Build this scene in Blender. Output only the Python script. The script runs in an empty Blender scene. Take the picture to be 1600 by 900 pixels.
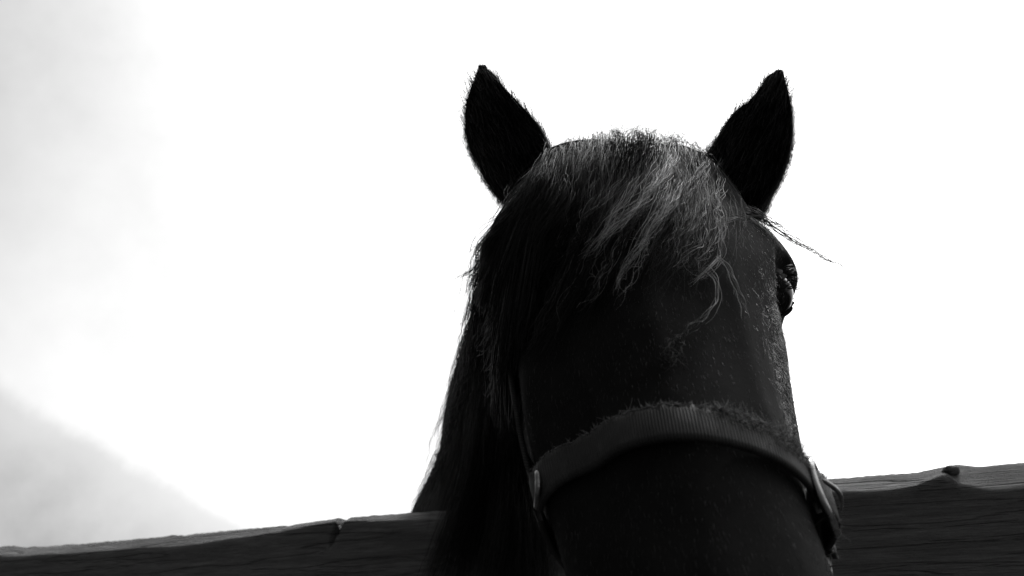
import bpy, math, random
import numpy as np
from mathutils import Vector, Matrix
from mathutils.bvhtree import BVHTree
random.seed(7); rng = np.random.default_rng(7)
scn = bpy.context.scene
R = math.radians

# ------------------------------------------------------------------ camera
H = 1.10                      # camera height; the fence is higher than the lens
PITCH, ROLL = R(24), R(-1.5)
FPX = 1244.0                  # focal length in pixels of the 1600 px wide frame (28 mm on 36 mm)
cam_d = bpy.data.cameras.new('camera'); cam = bpy.data.objects.new('camera', cam_d)
scn.collection.objects.link(cam); scn.camera = cam
cam_d.sensor_width = 36; cam_d.lens = 28; cam_d.clip_start = 0.01; cam_d.clip_end = 3000
CM = Matrix.Translation((0, 0, H)) @ Matrix.Rotation(R(90) + PITCH, 4, 'X') @ Matrix.Rotation(ROLL, 4, 'Z')
cam.matrix_world = CM
cam_d.dof.use_dof = True; cam_d.dof.focus_distance = 0.56; cam_d.dof.aperture_fstop = 10
CMn = np.array(CM)
CO = CMn[:3, 3]
def c2w(p):                   # camera space (x right, y up, depth forward) -> world
    p = np.asarray(p, float); q = p.copy(); q[..., 2] = -q[..., 2]
    return q @ CMn[:3, :3].T + CO
def w2px(p):
    q = (np.asarray(p) - CO) @ CMn[:3, :3]
    d = -q[..., 2]
    return np.stack([800 + FPX * q[..., 0] / d, 450 - FPX * q[..., 1] / d, d], -1)
def at(px, py, d):            # a point seen at (px,py) at depth d
    return c2w([(px - 800) / FPX * d, (450 - py) / FPX * d, d])

# ------------------------------------------------------------------ sky and sun
SUN_EL, SUN_AZ = R(60), R(43)        # azimuth measured from +Y towards +X
SUNDIR = np.array([math.sin(SUN_AZ) * math.cos(SUN_EL), math.cos(SUN_AZ) * math.cos(SUN_EL), math.sin(SUN_EL)])
w = bpy.data.worlds.new('World'); scn.world = w; w.use_nodes = True
nt = w.node_tree; N = nt.nodes; L = nt.links; N.clear()
def wn(t, **k):
    n = N.new(t)
    for a, b in k.items(): setattr(n, a, b)
    return n
def mth(op, a, b=None, c=None, clamp=False):
    n = wn('ShaderNodeMath', operation=op, use_clamp=clamp)
    for i, v in enumerate((a, b, c)):
        if v is None: continue
        if isinstance(v, (int, float)): n.inputs[i].default_value = v
        else: L.new(v, n.inputs[i])
    return n.outputs[0]
sky = wn('ShaderNodeTexSky', sky_type='NISHITA', sun_disc=False, sun_elevation=SUN_EL, sun_rotation=SUN_AZ)
sky.air_density = 1.0; sky.dust_density = 4.0; sky.ozone_density = 1.0
bw = wn('ShaderNodeRGBToBW'); L.new(sky.outputs[0], bw.inputs[0])
tc = wn('ShaderNodeTexCoord')
nz = wn('ShaderNodeTexNoise'); nz.inputs['Scale'].default_value = 3.2; nz.inputs['Detail'].default_value = 7; nz.inputs['Roughness'].default_value = .55
L.new(tc.outputs['Generated'], nz.inputs['Vector'])
nz2 = wn('ShaderNodeTexNoise'); nz2.inputs['Scale'].default_value = 11; nz2.inputs['Detail'].default_value = 8; nz2.inputs['Roughness'].default_value = .6
L.new(tc.outputs['Generated'], nz2.inputs['Vector'])
def pdir(px, py):
    v = c2w([(px - 800) / FPX, (450 - py) / FPX, 1.0]) - CO
    return v / np.linalg.norm(v)
def half_sky(p1, p2, inside, soft, wob):     # 1 on the side of the great circle p1-p2 that holds 'inside', with a ragged soft edge
    n = np.cross(pdir(*p1), pdir(*p2)); n /= np.linalg.norm(n)
    if n @ pdir(*inside) < 0: n = -n
    dp = wn('ShaderNodeVectorMath', operation='DOT_PRODUCT'); L.new(tc.outputs['Generated'], dp.inputs[0]); dp.inputs[1].default_value = tuple(n)
    a = mth('ADD', dp.outputs['Value'], mth('MULTIPLY', mth('SUBTRACT', mth('MULTIPLY_ADD', nz2.outputs['Fac'], .4, nz.outputs['Fac']), .7), wob))
    mr = wn('ShaderNodeMapRange', interpolation_type='SMOOTHSTEP'); L.new(a, mr.inputs[0])
    mr.inputs[1].default_value = 0; mr.inputs[2].default_value = soft
    return mr.outputs[0]
GAIN_CLOUD = 9.0
# thin bright overcast veil over the sky, with two thicker grey banks of cloud on the left
bankA = half_sky((0, 590), (415, 832), (0, 850), .13, .10)
bankA2 = half_sky((0, 602), (400, 834), (0, 850), .024, .12)
bankB = half_sky((700, 0), (160, 600), (0, 0), .70, .22)
sdp = wn('ShaderNodeVectorMath', operation='DOT_PRODUCT'); L.new(tc.outputs['Generated'], sdp.inputs[0]); sdp.inputs[1].default_value = tuple(SUNDIR)
fwd = mth('POWER', mth('MULTIPLY_ADD', sdp.outputs['Value'], .5, .5, clamp=True), 2.0)      # thin cloud scatters sunlight forward
veil = mth('MULTIPLY', mth('MULTIPLY_ADD', nz.outputs['Fac'], 1.0, .55), mth('MULTIPLY_ADD', fwd, 4.2, 1.0))
skyv = mth('MULTIPLY', bw.outputs[0], 1.0)
skyv = mth('ADD', skyv, mth('MULTIPLY', bw.outputs[0], mth('MULTIPLY', veil, 1.3)))
att = mth('SUBTRACT', 1.0, mth('MULTIPLY', bankA, .24))
att = mth('MULTIPLY', att, mth('SUBTRACT', 1.0, mth('MULTIPLY', bankA2, .20)))
att = mth('MULTIPLY', att, mth('SUBTRACT', 1.0, mth('MULTIPLY', bankB, .53)))
rag = mth('MULTIPLY', mth('SUBTRACT', nz2.outputs['Fac'], .45), mth('ADD', mth('MULTIPLY', bankA, .7), mth('MULTIPLY', bankB, .4)))
att = mth('MULTIPLY', att, mth('SUBTRACT', 1.0, rag))
skyv = mth('MULTIPLY', skyv, att)
cmb = wn('ShaderNodeCombineColor')
for i in range(3): L.new(skyv, cmb.inputs[i])
bg = wn('ShaderNodeBackground'); bg.inputs[1].default_value = 0.15
L.new(cmb.outputs[0], bg.inputs[0])
wo = wn('ShaderNodeOutputWorld'); L.new(bg.outputs[0], wo.inputs[0])
sd = bpy.data.lights.new('sun', 'SUN'); sun = bpy.data.objects.new('sun', sd); scn.collection.objects.link(sun)
sd.energy = 2.6; sd.angle = R(0.6); sd.color = (1, 1, 1)
sun.rotation_euler = Vector(-SUNDIR).to_track_quat('-Z', 'Y').to_euler()
scn.view_settings.view_transform = 'Standard'; scn.view_settings.look = 'None'
scn.view_settings.exposure = -1.3; scn.view_settings.gamma = 1

# ------------------------------------------------------------------ helpers
col = scn.collection
def mat(name, base, rough=.6, spec=.5, build=None):
    m = bpy.data.materials.new(name); m.use_nodes = True
    b = m.node_tree.nodes['Principled BSDF']
    b.inputs['Base Color'].default_value = (base, base, base, 1)
    b.inputs['Roughness'].default_value = rough
    b.inputs['Specular IOR Level'].default_value = spec
    if build: build(m.node_tree, b)
    return m
def mesh_obj(name, V, F, m, parent=None, origin=(0, 0, 0), smooth=True, kind=None, label=None, colv=None):
    me = bpy.data.meshes.new(name)
    V = np.asarray(V, float) - np.asarray(origin)
    if isinstance(F, np.ndarray):
        n, k = F.shape
        me.vertices.add(len(V)); me.vertices.foreach_set('co', V.astype(np.float32).ravel())
        me.loops.add(n * k); me.loops.foreach_set('vertex_index', F.astype(np.int32).ravel())
        me.polygons.add(n); me.polygons.foreach_set('loop_start', (np.arange(n) * k).astype(np.int32))
        me.update(calc_edges=True)
    else:
        me.from_pydata([tuple(v) for v in V], [], [tuple(f) for f in F]); me.update()
    me.polygons.foreach_set('use_smooth', [smooth] * len(me.polygons))
    if colv is not None:
        a = me.attributes.new('tone', 'FLOAT', 'POINT'); a.data.foreach_set('value', np.asarray(colv, np.float32))
    me.materials.append(m)
    o = bpy.data.objects.new(name, me); col.objects.link(o)
    if parent: o.parent = parent
    else: o.location = origin
    if kind: o['kind'] = kind
    if label: o['label'] = label
    return o
def empty(name, loc, label, cat):
    o = bpy.data.objects.new(name, None); col.objects.link(o); o.location = loc; o.empty_display_size = .2
    o['label'] = label; o['category'] = cat
    return o
def grid_faces(nu, nv, closed_v=True, off=0):
    i = np.arange(nu - 1)[:, None]; j = np.arange(nv if closed_v else nv - 1)[None, :]
    a = i * nv + j; b = i * nv + (j + 1) % nv
    return np.stack([a, b, b + nv, a + nv], -1).reshape(-1, 4) + off
def merge(parts):
    Vs, Fs, o = [], [], 0
    for V, F in parts:
        Vs.append(V); Fs.append(F + o); o += len(V)
    return np.concatenate(Vs), np.concatenate(Fs)
def cr(ts, ys, t):            # Catmull-Rom / cubic Hermite through a table
    ts = np.asarray(ts, float); ys = np.asarray(ys, float); t = np.asarray(t, float)
    m = np.gradient(ys, ts, axis=0)
    k = np.clip(np.searchsorted(ts, t, side='right') - 1, 0, len(ts) - 2)
    h = (ts[k + 1] - ts[k]); u = (t - ts[k]) / h
    if ys.ndim > 1:
        sh = (-1,) + (1,) * (ys.ndim - 1); u = u.reshape(sh); h = h.reshape(sh)
    return ((2*u**3-3*u**2+1)*ys[k] + (u**3-2*u**2+u)*h*m[k] + (-2*u**3+3*u**2)*ys[k+1] + (u**3-u**2)*h*m[k+1])
def resample(P, K):
    P = np.asarray(P, float); d = np.r_[0, np.cumsum(np.linalg.norm(np.diff(P, axis=0), axis=1))]
    return cr(d, P, np.linspace(0, d[-1], K))
def tubes(P, rad, sides=3):   # P (N,K,3), rad (N,K) -> verts, faces
    P = np.asarray(P, float); Nn, K, _ = P.shape
    T = np.gradient(P, axis=1); T /= np.linalg.norm(T, axis=2, keepdims=True) + 1e-12
    ref = rng.normal(size=(Nn, 1, 3)); ref /= np.linalg.norm(ref, axis=2, keepdims=True)
    A = np.cross(T, ref); A /= np.linalg.norm(A, axis=2, keepdims=True) + 1e-9
    B = np.cross(T, A)
    an = np.arange(sides) / sides * 2 * math.pi
    V = P[:, :, None] + rad[:, :, None, None] * (np.cos(an)[None, None, :, None] * A[:, :, None] + np.sin(an)[None, None, :, None] * B[:, :, None])
    F0 = grid_faces(K, sides)
    F = (F0[None] + (np.arange(Nn) * K * sides)[:, None, None]).reshape(-1, 4)
    return V.reshape(-1, 3), F

# ------------------------------------------------------------------ materials
def m_noise(t, scale=10, detail=4, rough=.5, vec=None, dist=0):
    n = t.nodes.new('ShaderNodeTexNoise'); n.inputs['Scale'].default_value = scale; n.inputs['Detail'].default_value = detail
    n.inputs['Roughness'].default_value = rough; n.inputs['Distortion'].default_value = dist
    if vec: t.links.new(vec, n.inputs['Vector'])
    return n
def ramp(t, src, stops):
    r = t.nodes.new('ShaderNodeValToRGB'); t.links.new(src, r.inputs[0])
    e = r.color_ramp.elements
    while len(e) < len(stops): e.new(.5)
    for el, (p, v) in zip(e, stops): el.position = p; el.color = (v, v, v, 1)
    return r
def skin_nodes(t, b):
    c = t.nodes.new('ShaderNodeTexCoord')
    n = m_noise(t, 35, 6, .6, c.outputs['Object'])
    r = ramp(t, n.outputs['Fac'], [(.3, .006), (.75, .012)]); t.links.new(r.outputs[0], b.inputs['Base Color'])
    n2 = m_noise(t, 420, 3, .6, c.outputs['Object'])
    bp = t.nodes.new('ShaderNodeBump'); bp.inputs['Strength'].default_value = .5; bp.inputs['Distance'].default_value = .001
    bp.inputs['Strength'].default_value = .12
    t.links.new(n2.outputs['Fac'], bp.inputs['Height']); t.links.new(bp.outputs[0], b.inputs['Normal'])
M_SKIN = mat('horse_coat', .018, .7, .015, skin_nodes)
def hair_nodes(lo, hi):
    def f(t, b):
        a = t.nodes.new('ShaderNodeAttribute'); a.attribute_name = 'tone'
        r = ramp(t, a.outputs['Fac'], [(0, lo), (.35, lo + (hi - lo) * .08), (1, hi)]); t.links.new(r.outputs[0], b.inputs['Base Color'])
    return f
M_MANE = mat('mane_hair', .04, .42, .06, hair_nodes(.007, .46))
M_FUR = mat('coat_hair', .03, .40, .22, hair_nodes(.005, .07))
M_SHEEN = mat('sheen_coat_hair', .03, .26, .9, hair_nodes(.006, .05))  # glossier coat hair, stands in for the sun's sheen on one cheek
M_EYE = mat('eye_cornea', .006, .10, .08)
M_HOOF = mat('hoof_horn', .05, .5, .4)
def web_nodes(t, b):
    uv = t.nodes.new('ShaderNodeUVMap')
    mp = t.nodes.new('ShaderNodeMapping'); t.links.new(uv.outputs[0], mp.inputs[0])
    wv = t.nodes.new('ShaderNodeTexWave'); wv.bands_direction = 'X'; wv.inputs['Scale'].default_value = 45; wv.inputs['Distortion'].default_value = .6; wv.inputs['Detail'].default_value = 2
    t.links.new(mp.outputs[0], wv.inputs[0])
    wy = t.nodes.new('ShaderNodeTexWave'); wy.bands_direction = 'Y'; wy.inputs['Scale'].default_value = 55; wy.inputs['Distortion'].default_value = .8
    t.links.new(mp.outputs[0], wy.inputs[0])
    c = t.nodes.new('ShaderNodeTexCoord'); n = m_noise(t, 60, 6, .65, c.outputs['Object'])
    ad = t.nodes.new('ShaderNodeMath'); ad.operation = 'ADD'; t.links.new(wv.outputs['Fac'], ad.inputs[0]); 
    m2 = t.nodes.new('ShaderNodeMath'); m2.operation = 'MULTIPLY'; t.links.new(wy.outputs['Fac'], m2.inputs[0]); m2.inputs[1].default_value = .35; t.links.new(m2.outputs[0], ad.inputs[1])
    bp = t.nodes.new('ShaderNodeBump'); bp.inputs['Strength'].default_value = .36; bp.inputs['Distance'].default_value = .0014
    t.links.new(ad.outputs[0], bp.inputs['Height']); t.links.new(bp.outputs[0], b.inputs['Normal'])
    r = ramp(t, n.outputs['Fac'], [(.3, .006), (.55, .012), (.8, .036)]); t.links.new(r.outputs[0], b.inputs['Base Color'])
M_WEB = mat('nylon_webbing', .04, .75, .3, web_nodes)
M_FIBRE = mat('frayed_fibre', .12, .8, .3)
def metal_nodes(t, b):
    b.inputs['Metallic'].default_value = 1
    c = t.nodes.new('ShaderNodeTexCoord'); n = m_noise(t, 90, 5, .6, c.outputs['Object'])
    r = ramp(t, n.outputs['Fac'], [(.35, .18), (.7, .5)]); t.links.new(r.outputs[0], b.inputs['Roughness'])
    r2 = ramp(t, n.outputs['Fac'], [(.35, .26), (.7, .09)]); t.links.new(r2.outputs[0], b.inputs['Base Color'])
M_METAL = mat('tarnished_steel', .4, .3, .5, metal_nodes)
def wood_nodes(t, b):
    c = t.nodes.new('ShaderNodeTexCoord')
    mp = t.nodes.new('ShaderNodeMapping'); mp.inputs['Scale'].default_value = (1.2, 9, 22); t.links.new(c.outputs['Object'], mp.inputs[0])
    n1 = m_noise(t, 4, 9, .65, mp.outputs[0], .4)
    mp2 = t.nodes.new('ShaderNodeMapping'); mp2.inputs['Scale'].default_value = (6, 40, 160); t.links.new(c.outputs['Object'], mp2.inputs[0])
    n2 = m_noise(t, 4, 8, .7, mp2.outputs[0])
    mp3 = t.nodes.new('ShaderNodeMapping'); mp3.inputs['Scale'].default_value = (1.3, 1, 24); mp3.inputs['Rotation'].default_value = (0, R(1.2), 0); t.links.new(c.outputs['Object'], mp3.inputs[0])
    n3 = m_noise(t, 2.2, 3, .5, mp3.outputs[0])
    # long drying cracks where the slow noise crosses its middle
    ab = t.nodes.new('ShaderNodeMath'); ab.operation = 'SUBTRACT'; t.links.new(n3.outputs['Fac'], ab.inputs[0]); ab.inputs[1].default_value = .5
    a2 = t.nodes.new('ShaderNodeMath'); a2.operation = 'ABSOLUTE'; t.links.new(ab.outputs[0], a2.inputs[0])
    cr_ = ramp(t, a2.outputs[0], [(0, 0), (.010, .15), (.022, 1)])
    r = ramp(t, n1.outputs['Fac'], [(.25, .09), (.5, .15), (.75, .22)])
    r2 = ramp(t, n2.outputs['Fac'], [(.3, .45), (.65, 1)])
    mu = t.nodes.new('ShaderNodeMix'); mu.data_type = 'RGBA'; mu.blend_type = 'MULTIPLY'; mu.inputs[0].default_value = 1
    t.links.new(r.outputs[0], mu.inputs[6]); t.links.new(r2.outputs[0], mu.inputs[7])
    t.links.new(mu.outputs[2], b.inputs['Base Color'])
    h = t.nodes.new('ShaderNodeMath'); h.operation = 'ADD'; t.links.new(n2.outputs['Fac'], h.inputs[0])
    hm = t.nodes.new('ShaderNodeMath'); hm.operation = 'MULTIPLY'; t.links.new(cr_.outputs[0], hm.inputs[0]); hm.inputs[1].default_value = 1.5
    t.links.new(hm.outputs[0], h.inputs[1])
    mp4 = t.nodes.new('ShaderNodeMapping'); mp4.inputs['Scale'].default_value = (90, 300, 300); t.links.new(c.outputs['Object'], mp4.inputs[0])
    n4 = m_noise(t, 2.2, 4, .7, mp4.outputs[0])
    h2 = t.nodes.new('ShaderNodeMath'); h2.operation = 'MULTIPLY_ADD'; t.links.new(n4.outputs['Fac'], h2.inputs[0]); h2.inputs[1].default_value = .9; t.links.new(h.outputs[0], h2.inputs[2])
    bp = t.nodes.new('ShaderNodeBump'); bp.inputs['Strength'].default_value = 1; bp.inputs['Distance'].default_value = .003
    t.links.new(h2.outputs[0], bp.inputs['Height']); t.links.new(bp.outputs[0], b.inputs['Normal'])
M_WOOD = mat('weathered_wood', .15, .85, .15, wood_nodes)
def ground_nodes(t, b):
    c = t.nodes.new('ShaderNodeTexCoord')
    n = m_noise(t, 1.5, 10, .65, c.outputs['Object'])
    r = ramp(t, n.outputs['Fac'], [(.35, .03), (.7, .07)]); t.links.new(r.outputs[0], b.inputs['Base Color'])
    bp = t.nodes.new('ShaderNodeBump'); bp.inputs['Distance'].default_value = .04; t.links.new(n.outputs['Fac'], bp.inputs['Height']); t.links.new(bp.outputs[0], b.inputs['Normal'])
M_GROUND = mat('pasture', .05, .95, .1, ground_nodes)

# ------------------------------------------------------------------ ground
gv = []
for iy in range(41):
    for ix in range(41):
        x = (ix - 20) / 20; y = (iy - 20) / 20
        x = math.copysign(abs(x) ** 3 * 1500, x); y = math.copysign(abs(y) ** 3 * 1500, y)
        d = math.hypot(x, y)
        gv.append((x, y, 0.03 * math.sin(x * .9) * math.sin(y * .7) * min(1, d / 4)))
g = mesh_obj('ground', gv, grid_faces(41, 41, False)[:, ::-1], M_GROUND, kind='structure')
g['label'] = 'dark trampled pasture under the fence and the horse'

# ------------------------------------------------------------------ horse head surface
EY = np.array([-.010, -.64, -.77]); EY /= np.linalg.norm(EY)          # poll -> muzzle, in camera axes
EZ0 = np.array([0.02, .77, -.64]); EZ = EZ0 - (EZ0 @ EY) * EY; EZ /= np.linalg.norm(EZ)   # out of the face
TW = R(10); EX0 = np.cross(EY, EZ); EX0 = EX0 if EX0[0] > 0 else -EX0; EZ = EZ * math.cos(TW) + EX0 * math.sin(TW)
EX = np.cross(EY, EZ); EX = EX if EX[0] > 0 else -EX
# noseband dorsal point
HP = np.array([(1136 - 800) * .385 / FPX, (450 - 674) * .385 / FPX, .385]) - .34 * EY
def h2w(p):                   # head frame (x right, s along face, z out of face), metres -> world
    p = np.asarray(p, float)
    return c2w(HP + p[..., 0:1] * EX + p[..., 1:2] * EY + p[..., 2:3] * EZ)
def w2h(p):
    q = (np.asarray(p) - CO) @ CMn[:3, :3]; q = q.copy(); q[..., 2] = -q[..., 2]; q = q - HP
    return np.stack([q @ EX, q @ EY, q @ EZ], -1)
ST = [-5, 0, 5, 10, 15, 19, 24, 30, 36, 42, 48, 53, 57, 60]
TR = [
 [(0,-7),(3,-7.5),(5,-9),(6,-12),(5.5,-15),(4,-18),(0,-20)],
 [(0,-4.2),(4.0,-4.4),(7.2,-6),(8.2,-9),(7,-12),(5.5,-17),(0,-19.5)],
 [(0,-1.6),(4.8,-1.8),(8.0,-3.6),(8.9,-7),(8,-12),(6.5,-19),(0,-22)],
 [(0,-.2),(5.4,-.9),(9.5,-3.5),(10.9,-7.0),(8.6,-12),(6.8,-21),(0,-24)],
 [(0,.6),(5.6,-.3),(10.3,-3.2),(11.2,-6.2),(8.8,-11.5),(6.6,-21.5),(0,-24.5)],
 [(0,.5),(4.9,0),(8.0,-2.9),(9.7,-6.8),(8.6,-11.5),(6.0,-20.5),(0,-23.5)],
 [(0,.2),(4.0,-.3),(7.0,-2.8),(8.8,-7),(7.9,-11.5),(5.2,-18),(0,-21)],
 [(0,.1),(3.3,-.6),(6.1,-3.2),(7.9,-7),(7.1,-10.5),(4.2,-15),(0,-17.5)],
 [(0,.2),(3.0,-.6),(5.4,-3.2),(6.9,-6.5),(6.2,-9.5),(3.6,-12.5),(0,-14.5)],
 [(0,.1),(3.0,-.6),(5.1,-3),(6.1,-6),(5.6,-8.8),(3.4,-11.5),(0,-13)],
 [(0,0),(3.4,-.5),(5.4,-2.8),(6.1,-5.5),(5.4,-8.3),(3.4,-11),(0,-12.5)],
 [(0,-.2),(3.6,-.8),(5.6,-2.8),(6,-5.5),(5.2,-8.3),(3.4,-11),(0,-12.8)],
 [(0,-1.5),(3.2,-2),(4.8,-3.6),(5.2,-6),(4.6,-8.5),(3,-10.8),(0,-12)],
 [(0,-4),(2,-4.3),(3,-5.5),(3.2,-7),(2.8,-8.5),(2,-9.8),(0,-10.3)]]
TR = np.array(TR) / 100.0; TR[..., 0] *= .975; STm = np.array(ST) / 100.0
NU, NH = 300, 100
ss = np.linspace(STm[0], STm[-1], NU)
prof = cr(STm, TR, ss)                                   # (NU,7,2)
def ring(pr, nh):                                        # closed smooth ring from a half profile
    full = np.concatenate([pr, (pr[1:-1] * np.array([-1, 1]))[::-1]], 0)
    n = len(full)
    ext = np.concatenate([full[-3:], full, full[:3]], 0)
    t = np.arange(-3, n + 3)
    return cr(t, ext, np.linspace(0, n, nh * 2, endpoint=False))
HV = np.zeros((NU, NH * 2, 3))
for i in range(NU):
    rg = ring(prof[i], NH)
    HV[i, :, 0] = rg[:, 0]; HV[i, :, 1] = ss[i]; HV[i, :, 2] = rg[:, 1]
hv = HV.reshape(-1, 3)
hv[:, 0] += .09 * np.logaddexp(0, (hv[:, 1] - .37) / .02) * .02      # the muzzle swings a little to the right
# local relief: bulges and hollows, mirrored left and right
def bump(c, r, amt, both=True):
    for sg in ((1, -1) if both else (1,)):
        C = np.array(c) * np.array([sg, 1, 1]); D = np.array(amt) * np.array([sg, 1, 1])
        q = (hv - C) / np.array(r); wgt = np.exp(-(q ** 2).sum(1))
        hv[:] += wgt[:, None] * D
bump((.092, .135, -.030), (.04, .035, .035), (.003, 0, .001))     # brow ridge over the eye
bump((.065, .10, -.012), (.02, .022, .02), (-.001, 0, -.004))   # hollow above the eye
bump((.080, .285, -.075), (.02, .06, .010), (.004, 0, .002))     # facial crest
bump((.075, .13, -.17), (.03, .06, .05), (.012, 0, 0))           # jaw muscle
bump((.060, .36, -.035), (.015, .08, .012), (-.005, 0, -.002))   # beside the nose bone
bump((.055, .545, -.045), (.016, .022, .016), (.010, .0, .004))  # nostril rim
bump((.058, .548, -.047), (.008, .014, .008), (-.028, 0, -.006)) # nostril
bump((.0, .20, .003), (.03, .05, .03), (0, 0, .003), False)
bump((.035, .030, -.022), (.050, .040, .035), (0, -.006, .009), False)   # bony crest between the ears
def ridge(path, r, amt):                                         # veins and bone edges as thin raised lines
    path = resample(np.array(path), 14)
    for sg in (1, -1):
        q = hv * np.array([sg, 1, 1])
        d2 = np.full(len(q), 1e9)
        for A_, B_ in zip(path[:-1], path[1:]):
            ab = B_ - A_; t_ = np.clip(((q - A_) @ ab) / (ab @ ab), 0, 1)
            d2 = np.minimum(d2, ((q - A_ - t_[:, None] * ab) ** 2).sum(1))
        e_ = np.minimum(np.linalg.norm(q - path[0], axis=1), np.linalg.norm(q - path[-1], axis=1))
        w_ = np.exp(-d2 / r ** 2) * np.clip(e_ / (3 * r), 0, 1)
        n_ = q - np.array([0, 0, -.08]) * 1.0; n_[:, 1] = 0; n_ /= np.linalg.norm(n_, axis=1, keepdims=True) + 1e-9
        hv[:] += (w_ * amt)[:, None] * n_ * np.array([sg, 1, 1])
ridge([(.090, .215, -.060), (.084, .25, -.062), (.078, .29, -.064), (.071, .33, -.062)], .009, .0030)   # facial crest
ridge([(.072, .215, -.030), (.066, .245, -.036), (.063, .275, -.034), (.056, .305, -.030), (.050, .335, -.026)], .0045, .0015)
ridge([(.066, .245, -.036), (.070, .27, -.046), (.067, .30, -.048)], .0040, .0013)
ridge([(.034, .15, .001), (.030, .19, .001), (.027, .24, .000), (.026, .30, -.002), (.026, .34, -.002)], .007, .0012)  # edge of the nose bone
bump((.052, .25, -.020), (.012, .05, .012), (-.002, 0, -.0022))
bump((.045, .215, -.006), (.014, .03, .012), (0, 0, -.0022))
bump((.020, .44, .0), (.010, .05, .008), (0, 0, .0018))
# eye: almond opening around the ball
EC = np.array([.0836, .166, -.045]); EN = np.array([.80, .22, .55]); EN /= np.linalg.norm(EN); ER = .0168
EA = np.array([0, 1, -.25]); EA -= (EA @ EN) * EN; EA /= np.linalg.norm(EA); EB = np.cross(EN, EA); EB = EB if EB[2] > 0 else -EB
for sg in (1, -1):
    Mx = np.array([sg, 1, 1]); d = hv * Mx - EC
    a = d @ EA; b_ = d @ EB; c = d @ EN
    near = (np.hypot(a, b_) < .05) & (c > -.02)
    rr = np.hypot(a, b_)
    sph = np.sqrt(np.clip((ER + np.where(b_ > 0, .0022, .0014)) ** 2 - rr ** 2, 0, None))
    wl = np.clip(1 - (rr - .016) / .016, 0, 1); wl = wl * wl * (3 - 2 * wl)
    c2 = c * (1 - wl) + np.maximum(sph, c * .3) * wl
    e = np.hypot(a / .0175, np.where(b_ > 0, b_ / .0115, b_ / .0105))
    lid = np.exp(-((e - 1.12) / .18) ** 2) * .0016
    c2 = c2 + lid
    c2 = c2 + np.exp(-((b_ - .021) / .004) ** 2 - (a / .022) ** 2) * (-.0025)     # crease above the lid
    ins = np.clip((1.0 - e) / .12, 0, 1)
    c2 = c2 - ins * .016
    dn = np.where(near, c2 - c, 0)
    hv += (dn[:, None] * EN) * Mx
headW = h2w(hv)
headF = grid_faces(NU, NH * 2)
capA = h2w(np.array([[0, STm[-1] + .006, -.072]])); 
# muzzle cap
lastring = (NU - 1) * NH * 2
capI = len(headW)
headW = np.concatenate([headW, capA])
capF = np.array([[lastring + j, lastring + (j + 1) % (NH * 2), capI, capI] for j in range(NH * 2)])
capT = capF[:, :3]

# ears, cupped shells with the opening to the front
ED = .675
EARL = [((840,400),(915,330)), ((815,362),(898,300)), ((797,332),(880,270)), ((770,300),(868,247)), ((748,262),(857,224)), ((733,230),(847,203)), ((727,197),(831,182)), ((728,167),(808,158)), ((735,140),(788,137)), ((743,120),(775,119)), ((748.5,108),(761,107)), ((752,101.5),(755,101.5))]
EARR = [((1150,400),(1060,335)), ((1172,365),(1075,298)), ((1192,335),(1090,264)), ((1207,305),(1103,240)), ((1224,273),(1119,217)), ((1234,240),(1134,192)), ((1238,207),(1151,172)), ((1237,176),(1171,157)), ((1233,150),(1187,138)), ((1228,130),(1197,121)), ((1223,115),(1210,113)), ((1218.5,109),(1216,109))]
def ear(levels, side):
    lv = np.array(levels, float); n = len(lv); tt = np.arange(n)
    T = np.linspace(0, n - 1, 46)
    q = cr(tt, lv, T)
    dep = ED + .012 * np.clip(1 - T / 4, -1, 1) - .004 * T / n
    out = []
    for shell in (0, 1):
        rows = []
        for k in range(len(T)):
            A = at(q[k, 0, 0], q[k, 0, 1], dep[k]); B = at(q[k, 1, 0], q[k, 1, 1], dep[k])
            mid = (A + B) / 2; hw = np.linalg.norm(B - A) / 2; sx = (B - A) / (2 * hw + 1e-9)
            fw = (CO - mid); fw /= np.linalg.norm(fw)
            up = np.cross(sx, fw)
            thk = min(.0022, hw * .45)
            curl = R(38) * max(0, 1 - T[k] / (n - 2.0)) if T[k] > 3 else R(38) * (1 - 3/(n-2.)) + R(30) * (3 - T[k]) / 3
            th = np.linspace(-curl, math.pi + curl, 41)
            r = hw - (thk if shell else 0)
            row = mid + np.cos(th)[:, None] * -sx * r - np.sin(th)[:, None] * fw * r * .85
            rows.append(row)
        out.append(np.array(rows))
    O, I = out
    nk, nj = O.shape[:2]
    full = np.concatenate([O, I[:, ::-1]], 1)            # closed loop section
    V = full.reshape(-1, 3); F = grid_faces(nk, nj * 2)
    return V, F, O
eLV, eLF, eLO = ear(EARL, -1); eRV, eRF, eRO = ear(EARR, 1)

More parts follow.
